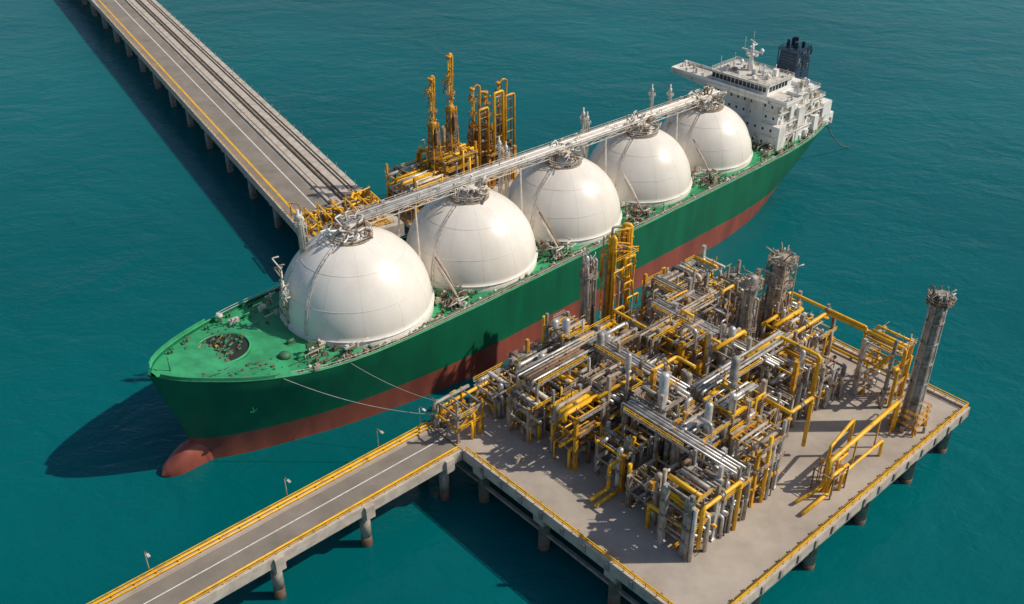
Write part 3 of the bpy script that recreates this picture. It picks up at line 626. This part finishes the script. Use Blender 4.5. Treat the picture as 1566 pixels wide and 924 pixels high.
YL=[((2,-11),[(0,0,0),(0,0,6.5),(38,0,6.5),(38,0,2)],.5,'long yellow pipe running along the ship side edge from the road'),
((55,-2),[(0,0,0),(0,0,17),(-0.1,-14,17),(16,-14,17),(16,-14,0)],.45,'yellow pipe bridging high from the ship side to the middle racks'),
((16,34),[(-6,0,1),(0,0,1),(0,0,8),(8,0,8),(8,0,12)],.5,'yellow pipe rising off the bare concrete at the left edge'),
((14,48),[(0,0,0),(0,0,7),(0,-9,7),(6,-9,7),(6,-9,0)],.5,'stepped yellow pipe at the left end of the fifth row'),
((60,38),[(0,0,20),(14,0,20),(14,-12,20),(14,-12,0)],.5,'yellow pipe over the highest racks at the middle of the platform'),
((80,36),[(0,0,0),(0,0,15),(20,0,15),(20,-14,15)],.55,'yellow pipe leading to the tall frame left of the lone stack'),
((52,49),[(0,0,18),(0,-8,18),(9,-8,18),(9,-8,3)],.5,'yellow pipe dropping down the sea side of the fifth row'),
((24,22),[(0,0,17),(12,0,17),(12,-8,17),(12,-8,9)],.5,'yellow pipe over the third row near the road end'),
((90,8),[(0,0,0),(0,0,13),(14,0,13),(14,-9,13),(14,-9,0)],.5,'yellow pipe around the far back corner racks'),
((24,61.5),[(-9,0,3),(-9,0,14.5),(4,0,14.5),(4,0,0)],.5,'tall yellow pipe frame line on the seaward side of the outermost row'),
((70,13),[(0,0,0),(0,0,17),(-12,0,17),(-12,-6,17),(-12,-6,4)],.45,'yellow pipe looping over the second row behind the middle racks'),
((40,25),[(0,0,3),(0,0,18.6),(9,0,18.6),(9,-6,18.6)],.5,'yellow pipe climbing between the third and fourth rows'),
((100,48),[(0,0,0),(0,0,16),(0,24,16),(-4,24,16),(-4,24,12)],.45,'yellow pipe along the back edge over the tall frame beside the lone stack')]
for (a,b),p,r_,lab in YL:
    t=thing('yellow_pipe',lab,'pipe',Q(a,b),PA)
    MB().sweep(p,r_,10).build('pipe_run','yellow',t)
    for q in p[1:-1]: MB().lathe([(r_*1.35,-1.8),(r_*1.35,-1.6)],q,10).build('flange','ochre',t)
    q=(Vector(p[1])+Vector(p[2]))/2; valve(t,*q,0,'grey',.9)
def vessel(a,b,r,h,lab,mm='silver',rings=3,name='process_column',cat='column'):
    t=thing(name,lab,cat,Q(a,b),PA)
    MB().lathe([(r*1.25,0),(r*1.25,.6),(r,1.2),(r,h*.6),(r*.86,h*.64),(r*.86,h-1),(r*.6,h-.3),(.1,h)],(0,0,0),20).build('shell',mm,t)
    for k in range(rings):
        z=h*(k+1)/(rings+.25); m=MB().lathe([(r+1.1,z-.12),(r+1.1,z+.05)],(0,0,0),16).build('ring_platform','grey',t)
        MB().ring_rail((0,0,z),r+1.0,1.2,12,.06).build('ring_railing','tan',m)
    MB().ladder((-r-.5,0,0),(-r-.5,0,h)).build('ladder','tan',t)
    for k in range(12):
        an=rnd.random()*6.28; z=rnd.uniform(.35,1)*h; x=(r+.5)*math.cos(an); y=(r+.5)*math.sin(an); q=rnd.choice([.14,.22,.34])
        MB().sweep([(x*.5,y*.5,z),(x,y,z),(x,y,0)],q,6).build('side_pipe',rnd.choice(['grey','tan','rust','silver','dark']),t)
    for k in range(18):
        an=rnd.random()*6.28; z=h-rnd.uniform(-.8,3.5); x=(r)*math.cos(an); y=(r)*math.sin(an)
        MB().sweep([(0,0,z-.5),(x*1.3,y*1.3,z),(x*1.5,y*1.5,z+rnd.uniform(-1,1.6))],.15,5).build('top_nozzle',rnd.choice(['tan','rust','grey','offwhite']),t)
    return t
vessel(79.5,24,1.9,30,'stout grey process column with ringed platforms, left of the tall brown tower','grey',2)
t=vessel(93,24,2.6,31,'tall brown process tower wrapped in pipes, tallest on the back half of the platform','tan',4)
for x in (-2.8,2.8):
    for y in (-2.8,2.8): MB().bar((x,y,0),(x,y,30.5),.3).build('cage_post','tan',t)
m=MB()
for k in range(7):
    z=k*4.4
    for p,q in (((-2.8,-2.8),(2.8,-2.8)),((2.8,2.8),(-2.8,2.8))): m.bar((*p,z+4),(*q,z+4),.22)
    m.bar((-2.8,2.8,z+2),(-2.8,-2.8,z+2),.22)
m.build('cage_bracing','rust',t)
for k in range(34):
    x,y=rnd.uniform(-3.6,3.6),rnd.uniform(-3.6,3.6); z=29+rnd.uniform(-5,3)
    MB().sweep([(x*.6,y*.6,z-1),(x,y,z),(x*1.3,y*1.3,z+.6)],.2,5).build('top_fitting',rnd.choice(['tan','offwhite','rust','grey']),t)
for i,(a,b,h,w) in enumerate(((53,-11,31,'left'),(55.6,-11.5,29,'right'))):
    vessel(a,b,.95,h,f'slender riser column at the ship side edge, {w} one of the pair','tan' if i else 'silver',1,'riser_column')
t=thing('riser_tower','tall yellow riser tower of bundled vertical pipes at the edge facing the ship','riser tower',Q(65.5,-10.5),PA)
for x,y,h in ((-4,-2.4,30),(4,-2.4,24),(-4,2.4,33),(4,2.4,28)): MB().cbox((x,y,h/2),(.3,.3,h)).build('column','ochre',t)
for z in (8,16,23): 
    m=MB()
    for y in (-2.4,2.4): m.bar((-4.2,y,z),(4.2,y,z),.2)
    for x in (-4,4): m.bar((x,-2.6,z),(x,2.6,z),.2)
    m.build('level_frame','tan',t)
for k in range(15):
    x=rnd.uniform(-5,5); y=rnd.uniform(-2.6,1.6); h=rnd.choice([19,24,28,30,32,34])+rnd.uniform(-1,1); rr=rnd.choice([.25,.35,.5,.6]); x2=x+rnd.choice([-2.6,-1.5,1.5,2.6,0])
    MB().sweep([(x,y,0),(x,y,h),(x2,y+rnd.uniform(.8,2),h),(x2,y+1.5,h-rnd.uniform(3,16))],rr,8).build('riser_pipe',rnd.choice(['yellow','yellow','yellow','ochre','tan']),t)
for k in range(8):
    z=rnd.uniform(10,28); x=rnd.uniform(-5,2); MB().sweep([(x,-2.8,z-3),(x,-2.8,z),(x+rnd.uniform(2,5),-2.8,z),(x+4,-2.8,z-rnd.uniform(2,6))],.28,7).build('branch_pipe','yellow',t)
MB().rail([(-4.6,-3,27),(4.6,-3,27),(4.6,3,27),(-4.6,3,27)],1.2,1.6,.07).build('railing','yellow',t)
for k in range(26): 
    z=rnd.uniform(20,33); MB().sweep([(rnd.uniform(-4,4),rnd.uniform(-3,3),z-2),(rnd.uniform(-5,5),rnd.uniform(-3,3),z),(rnd.uniform(-5,5),rnd.uniform(-3,3),z-.5)],.15,5).build('top_fitting',rnd.choice(['ochre','tan','rust','yellow']),t)
t=thing('vent_stack','tall lone grey stack with ragged crown at the right corner of the platform','stack',Q(91,68.5),PA)
MB().lathe([(2.5,0),(2.5,3),(2.0,5),(1.75,34),(2.1,34.3),(2.1,35.5),(1.7,36),(1.7,40)],(0,0,0),12,False).build('shaft','grey',t)
for k in range(6):
    an=k*math.pi/3; MB().bar((2.1*math.cos(an),2.1*math.sin(an),4),(1.85*math.cos(an),1.85*math.sin(an),37),.4).build('fin','silver',t)
for k in range(5): MB().lathe([(2.25,8+k*6),(2.25,8.3+k*6)],(0,0,0),12).build('stiffener_ring','grey',t)
s_=3.4
for x in (-s_,s_):
    for y in (-s_,s_): MB().bar((x,y,0),(x*.8,y*.8,6.5),.3).build('cage_leg','ochre',t)
m=MB()
for z in (2,4.2,6.0): m.rail([(-s_,-s_,z),(s_,-s_,z),(s_,s_,z),(-s_,s_,z),(-s_,-s_,z)],.9,2,.07)
m.build('base_cage','ochre',t)
p=MB().lathe([(3.2,37.6),(3.2,37.8)],(0,0,0),14).build('crown_platform','rust',t); MB().ring_rail((0,0,37.8),3.1,1.2,12,.08).build('crown_railing','tan',p)
for k in range(34):
    an=k*.7; r1=rnd.uniform(1,2.8); MB().sweep([(r1*math.cos(an),r1*math.sin(an),36.5),(r1*1.1*math.cos(an),r1*1.1*math.sin(an),39+rnd.uniform(-1,2)),(rnd.uniform(2,4.3)*math.cos(an),3.4*math.sin(an),39+rnd.uniform(-2,2))],.17,5).build('crown_fitting',rnd.choice(['grey','tan','rust','offwhite','grey']),t)
MB().ladder((-2.6,0,0),(-2.4,0,38)).build('ladder','tan',t)
for k in range(14):
    an=k*.8; q=rnd.uniform(2.8,4.4); MB().lathe([(.4,0),(.4,1.6),(.1,2.0)],(q*math.cos(an),q*math.sin(an),0),8).build('base_drum',rnd.choice(['rust','ochre','grey','tan']),t)
t=thing('yellow_manifold','freestanding yellow pipe manifold with long pipes running toward the lone stack','pipe manifold',Q(57,68),PA)
for p,r_ in (([(-3,0,0),(-3,0,9),(29,1,9.5),(29,1,0)],.6),([(-1,1.5,0),(-1,1.5,11.5),(12,3.5,11.5),(12,3.5,0)],.42),([(-14,-1.6,1),(-4,-1.6,1),(-4,-1.6,6),(3,-1.6,6),(3,-1.6,0)],.5),([(-12,1.6,1.2),(-4,.5,1.2),(-3,0,5)],.45),([(0,-2.2,0),(0,-2.2,5),(18,-2,5),(18,-2,0)],.4),([(1,0,0),(1,0,7),(5,0,7)],.3)):
    MB().sweep(p,r_,10).build('pipe','yellow',t)
for x in (10,20,27): MB().cbox((x,.6,4.4),(.35,.35,8.8)).build('pipe_prop','ochre',t)
for x,y in ((-4.5,-2.6),(-4.5,2.6),(1.5,-2.6),(1.5,2.6)): MB().cbox((x,y,3.4),(.3,.3,6.8)).build('column','rust',t)
for p,q in (((-4.5,-2.6,6),(1.5,-2.6,6)),((-4.5,2.6,6),(1.5,2.6,6)),((-4.5,-2.6,6),(-4.5,2.6,6)),((1.5,-2.6,6),(1.5,2.6,6))): MB().bar(p,q,.2).build('frame_beam','tan',t)
for k in range(20):
    x=rnd.uniform(-4.5,2); y=rnd.uniform(-3,3); MB().sweep([(x,y,0),(x,y,rnd.uniform(2,9)),(x+rnd.uniform(-2,2),y,rnd.uniform(3,8))],.15,5).build('small_pipe',rnd.choice(['rust','ochre','yellow','tan']),t)
for lab,a,b,p,sd_ in (('yellow pipe lying on saddles on the open concrete left of the racks',10.5,33,[(-1,-3,.9),(7,-3,.9)],[(0,-3.3),(4,-3.3)]),
 ('yellow pipe along the back edge between the brown tower and the corner',106,35,[(0,14,.9),(0,-16,.9),(0,-16,5),(-4,-16,5)],[(0,8),(0,-8)])):
    t=thing('floor_pipe',lab,'pipe',Q(a,b),PA); MB().sweep(p,.42,10).build('pipe_run','yellow',t)
    for x,y in sd_: MB().box(x-.6,y,0,x+.6,y+.6,.55).build('saddle','pile',t)
for i,(a,b,lab) in enumerate(((106,62,'grey control cabinet at the right corner rail behind the stack'),(7,12,'grey control cabinet on open concrete beside the road end'))):
    t=thing('control_cabinet',lab,'cabinet',Q(a,b),PA); MB().box(-.8,-.5,.2,.8,.5,1.8).build('body','grey',t); MB().box(-.9,-.6,1.82,.9,.6,1.95).build('roof','tan',t); MB().box(-.9,-.6,0,.9,.6,.18).build('plinth','concrete_edge',t); MB().box(-.6,-.56,.4,.6,-.51,1.6).build('door','tan',t)
for i,(a,b,w) in enumerate(((1.5,-12.6,'left'),(7.5,-12.8,'right'))):
    t=thing('mooring_hook',f'white quick release mooring hook at the platform corner, {w} one','mooring hook',Q(a,b),PA)
    MB().box(-1,-.8,0,1,.8,1).build('base','offwhite',t); MB().bar((0,.2,1.4),(0,2.4,2.1),.5).build('hook','grey',t); MB().bar((-.7,.2,1.4),(-.7,2.2,2.1),.4).build('hook','grey',t); MB().tube((-.9,0,1.4),(.9,0,1.4),.5,10).build('capstan','offwhite',t)
def shipw(s,t_,z): return Vector((SO[0]+math.cos(SA)*s+math.sin(SA)*t_,SO[1]+math.sin(SA)*s-math.cos(SA)*t_,z))
def line(p,q,sag,r_,lab,mm='rope'):
    p=Vector(p);q=Vector(q); pts=[p.lerp(q,i/24)-Vector((0,0,sag*4*(i/24)*(1-i/24))) for i in range(25)]
    tag(MB().sweep(pts,r_,5,False).build('mooring_line',mm),lab,'rope')
line(shipw(27,17.6,27.5),Q(1.5,-14.6,16),2.2,.075,'pale mooring line from the bow to the platform corner, nearer the bow tip')
line(shipw(45,21.6,25.6),Q(7.5,-15,16),1.8,.055,'pale mooring line from beside the first tank to the platform corner')
line(shipw(290,10,24),shipw(318,10,.2),4,.22,'dark mooring line trailing from the stern into the water','dark')
# ------------------------------------------------------------ LEFT TRESTLE
TA=R(121.2); E=(-79.5,319.1,0); TZ=13
tr=thing('approach_trestle','long straight concrete road trestle on piles running to the upper left','trestle bridge',E,TA)
X0,X1=-22,900
MB().box(X0,-18.2,TZ-1.2,X1,0,TZ).build('road_deck','concrete_edge',tr)
MB().box(X0,-16.9,TZ+.02,X1,-1.4,TZ+.05).build('road_surface','asphalt',tr)
MB().box(X0,-4.6,TZ+.07,X1,-3.7,TZ+.09).build('lane_line','yellow',tr)
MB().box(X0,-12.2,TZ+.07,X1,-11.7,TZ+.09).build('lane_line','white_line',tr)
MB().box(X0,-16.9,TZ+.07,X1,-16.2,TZ+.09).build('verge_strip','concrete',tr)
for y0,y1,h in ((-1.1,.1,.9),(-18.3,-17.2,.8)): MB().box(X0,y0,TZ-2,X1,y1,TZ+h).build('parapet','concrete_edge',tr)
MB().rail([(X0,-.5,TZ+.9),(300,-.5,TZ+.9)],1.1,4,.07).build('railing','ochre',tr)
for y0,y1,z0,z1,nm,mm in ((-32,-29.8,-1.8,.5,'edge_beam','concrete_edge'),(-21.8,-19.2,-1.8,.2,'edge_beam','concrete_edge'),(-23.8,-22.4,-1.2,-.2,'cable_trough','asphalt'),(-27.4,-24.4,-1.2,.6,'duct_bank','concrete_edge'),(-29.2,-28,-1.2,-.1,'cable_trough','asphalt')):
    MB().box(X0,y0,TZ+z0,X1,y1,TZ+z1).build(nm,mm,tr)
for y,r_,mm in ((-23.1,.3,'tan'),(-28.6,.3,'pale')): MB().tube((X0,y,TZ+.4),(X1,y,TZ+.4),r_,8).build('pipeline',mm,tr)
for k in range(60): x=k*6-18; MB().box(x,-29.8,TZ-2.0,x+.6,-18.4,TZ-1.25).build('cross_beam','pile',tr)
for k in range(0,32):
    x=-8+k*28.5
    MB().box(x-1.2,-31.6,TZ-3.6,x+1.2,-.4,TZ-2.05).build('pile_cap','pile',tr)
    for y in (-2.6,-29.4,-16): MB().lathe([(1.35,-2),(1.35,TZ-3.6)],(x,y,0),10).build('pile','pile',tr)
for k in range(0,34): MB().lathe([(.12,0),(.08,2.4)],(-15+k*9,-31.4,TZ+.4),5).build('marker_post','tan',tr)
MB().box(-24,-34,TZ-5,-14,1.5,TZ-.03).build('abutment','concrete_edge',tr)
t=thing('pipework_cluster','yellow pipework cluster on the end of the left trestle behind the first tank','pipework',(E[0],E[1],TZ),TA)
for k in range(44):
    x=rnd.uniform(-21,3); y=rnd.uniform(-31,-1); r_=rnd.choice([.25,.35,.5]); h=rnd.uniform(1.5,6)
    MB().sweep([(x,y,0),(x,y,h),(x+rnd.uniform(-4,4),y,h),(x+rnd.uniform(-4,4),y-rnd.uniform(2,7)*(1 if y>-24 else -1),h),(x,y+(2 if y<-24 else -4),0)],r_,8).build('pipe',rnd.choice(['yellow','yellow','yellow','ochre','tan']),t)
for k in range(44):
    x=rnd.uniform(-20,4); y=rnd.uniform(-31,-2); w=rnd.uniform(.3,1.1)
    MB().box(x-w,y-w,0,x+w,y+w,w*1.8).build('equipment_box',rnd.choice(['ochre','tan','rust','grey','yellow']),t)
for k in range(6):
    y=-4-k*5; m=MB().cbox((-20,y,3.5),(.4,.4,7)); m.cbox((-8,y,3.5),(.4,.4,7)); m.bar((-20.5,y,6.8),(-7.5,y,6.8),.4); m.build('portal_frame','yellow',t)
MB().rail([(-22,-31,0),(-22,-1,0)],1.3,2.5,.1).build('railing','yellow',t)
# ------------------------------------------------------------ LOADING ARM PLATFORM (far side of ship)
def S3(s,t_,z=0): return shipw(s,t_,z)
JZ=10
jp=thing('loading_jetty','concrete jetty head on piles behind the ship carrying the loading arms','jetty',S3(150,-57),SA)
MB().box(-28,-11,JZ-1.5,34,14,JZ).build('deck_slab','concrete_edge',jp)
for x in (-25,-6,12,31):
    for y in (-8,11): MB().lathe([(1.5,-2),(1.5,JZ-1.5)],(x,y,0),10).build('pile','pile',jp)
MB().box(-62,-4,JZ-1.5,-28.1,4,JZ-.2).build('link_walkway','concrete_edge',jp)
MB().rail([(-28,-11,JZ),(34,-11,JZ),(34,14,JZ),(-28,14,JZ),(-28,-11,JZ)],1.3,2.5,.1).build('railing','ochre',jp)
def Q(a,b,z=JZ): return S3(a,b,JZ)
PA=SA
rack(132,-58,14,16,13,'ochre equipment block at the left end of the loading arm jetty',yel=.7,cm='ochre',lv=4,dense=1.5,name='equipment_block',cat='equipment block')
rack(147,-58,14,15,18,'ochre equipment block at the foot of the two tallest loading arms',yel=.7,cm='ochre',lv=5,dense=1.4,name='equipment_block',cat='equipment block')
rack(169,-59,13,13,13,'ochre pipe block at the foot of the looped loading arms',yel=.7,cm='ochre',lv=3,dense=1.2,name='equipment_block',cat='equipment block')
def arm(s,t_,h,lab,mm='ochre',fold=.5,w=1.,out=1.3):
    t=thing('loading_arm_tower',lab,'loading arm',S3(s,t_,JZ),SA)
    MB().lathe([(1.3*w,0),(1.3*w,1),(.75*w,1.2),(.7*w,h*.62),(1.1*w,h*.62),(1.1*w,h*.66),(.6*w,h*.67)],(0,0,0),12).build('riser',mm,t)
    m=MB(); hl=.66
    for x in (-2.1,2.1):
        for y in (-2.1,2.1): MB().bar((x,y,0),(x*.6,y*.6,h*hl),.36).build('lattice_leg','ochre',t)
    for k in range(int(h*hl/3)):
        z=k*3; 
        for p,q in (((-2,-2),(2,-2)),((2,-2),(2,2)),((2,2),(-2,2)),((-2,2),(-2,-2))):
            f=1-.4*z/(h*hl); m.bar((p[0]*f,p[1]*f,z+2.8),(q[0]*f,q[1]*f,z+2.8),.2); m.bar((p[0]*f,p[1]*f,z),(q[0]*f,q[1]*f,z+2.8),.17)
    m.build('lattice_bracing',rnd.choice(['ochre','rust']),t)
    for x in (-.1,.8): MB().bar((x,.6,h*.6),(x,.9,h),.3).build('inboard_arm','yellow',t)
    m=MB()
    for k in range(9): z=h*(.68+.035*k); m.bar((-.1,.8,z),(.8,.9,z+h*.03),.16)
    m.build('arm_lattice','ochre',t)
    MB().sweep([(.3,.9,h-.5),(out*.7,.9,h+.5),(out+.6,1,h-.5),(out*.8,1.6,h*(1-fold))],.4*w,8).build('outboard_arm','ochre',t)
    m=MB().box(-.8,-2.6,h*.5,.8,-1.6,h*.6); m.bar((0,-2.2,h*.58),(0,.5,h*.68),.4); m.build('counterweight','rust',t)
    MB().lathe([(1.0,-.5),(1.0,.5)],(.3,.9,h-.6),10).build('sheave','ochre',t)
    for k in range(7):
        z=h*(.14+.12*k); q=2.6-.28*k; pp=MB().box(-q,-q,z,q,q,z+.12).build('platform','rust',t); MB().rail([(-q,-q,z),(q,-q,z),(q,q,z),(-q,q,z),(-q,-q,z)],1.1,1.4,.07).build('platform_railing','ochre',pp)
    for k in range(34):
        z=rnd.uniform(.2,.98)*h; x=rnd.uniform(-1.6,1.6); MB().sweep([(x,0,z),(x,rnd.uniform(-1.9,1.9),z+.8),(x*1.5,1.8,z-1.5)],rnd.choice([.13,.24]),5).build('hydraulic_hose',rnd.choice(['rust','tan','ochre','yellow']),t)
    MB().ladder((-1.6,0,0),(-1.2,0,h*.66)).build('ladder','tan',t)
arm(140,-57,48,'tall ochre loading arm at the left end of the jetty head',fold=.5,w=1.2)
arm(148.5,-57,54,'tallest ochre loading arm, standing upright second from the left',fold=.6,w=1.2)
arm(160,-58,39,'ochre loading arm with hanging outer leg, third from the right',fold=.7,w=.9,out=3.5)
arm(166.5,-58,36,'ochre loading arm with hanging outer leg, second from the right',fold=.75,w=.9,out=-3)
arm(173,-58,38,'rightmost ochre loading arm with hanging outer leg beside the catwalk',fold=.8,w=.9,out=4)
for k in range(3):
    t=thing('goose_neck_pipe',['leftmost','middle','rightmost'][k]+' orange goose neck pipe hooped over the right group of loading arms','pipe',S3(159+k*6.6,-54+k%2,JZ),SA)
    h=32+k%2*4+k; MB().sweep([(0,0,0),(0,0,h),(4.5,0,h),(4.5,0,8)],.48,8).build('hoop',['ochre','yellow'][k%2],t); MB().sweep([(1.2,.6,0),(1.2,.6,h-2),(3.4,.6,h-2),(3.4,.6,8)],.25,8).build('inner_pipe',['rust','tan'][k%2],t)
    for q in range(6): z=6+q*4.5; MB().bar((-.4,0,z),(5,0,z+rnd.uniform(-.5,.5)),.24).build('stay_bar',rnd.choice(['rust','ochre']),t)
# ------------------------------------------------------------ LIGHT, SKY, CAMERA
sd=Vector((math.cos(R(44))*1.0,math.cos(R(44))*.02,math.sin(R(44)))).normalized()
w=bpy.data.worlds.new('World'); sc.world=w; w.use_nodes=True; N=w.node_tree.nodes
sky=N.new('ShaderNodeTexSky'); sky.sky_type='NISHITA'; sky.sun_disc=False; sky.sun_elevation=R(44); sky.sun_rotation=R(89)
w.node_tree.links.new(sky.outputs[0],N['Background'].inputs[0]); N['Background'].inputs[1].default_value=.092
l=bpy.data.lights.new('sun','SUN'); l.energy=3.8; l.angle=R(.7); l.color=(1,.915,.785); lo=bpy.data.objects.new('sun',l); C.objects.link(lo); lo.rotation_euler=(-sd).to_track_quat('-Z','Y').to_euler(); lo.location=(200,200,300)
cd=bpy.data.cameras.new('camera'); cd.sensor_width=36; cd.lens=35.63; cd.clip_end=30000; cd.clip_start=1
co=bpy.data.objects.new('camera',cd); C.objects.link(co); co.location=(0,0,180); co.rotation_euler=(R(90-32.3),0,0); sc.camera=co
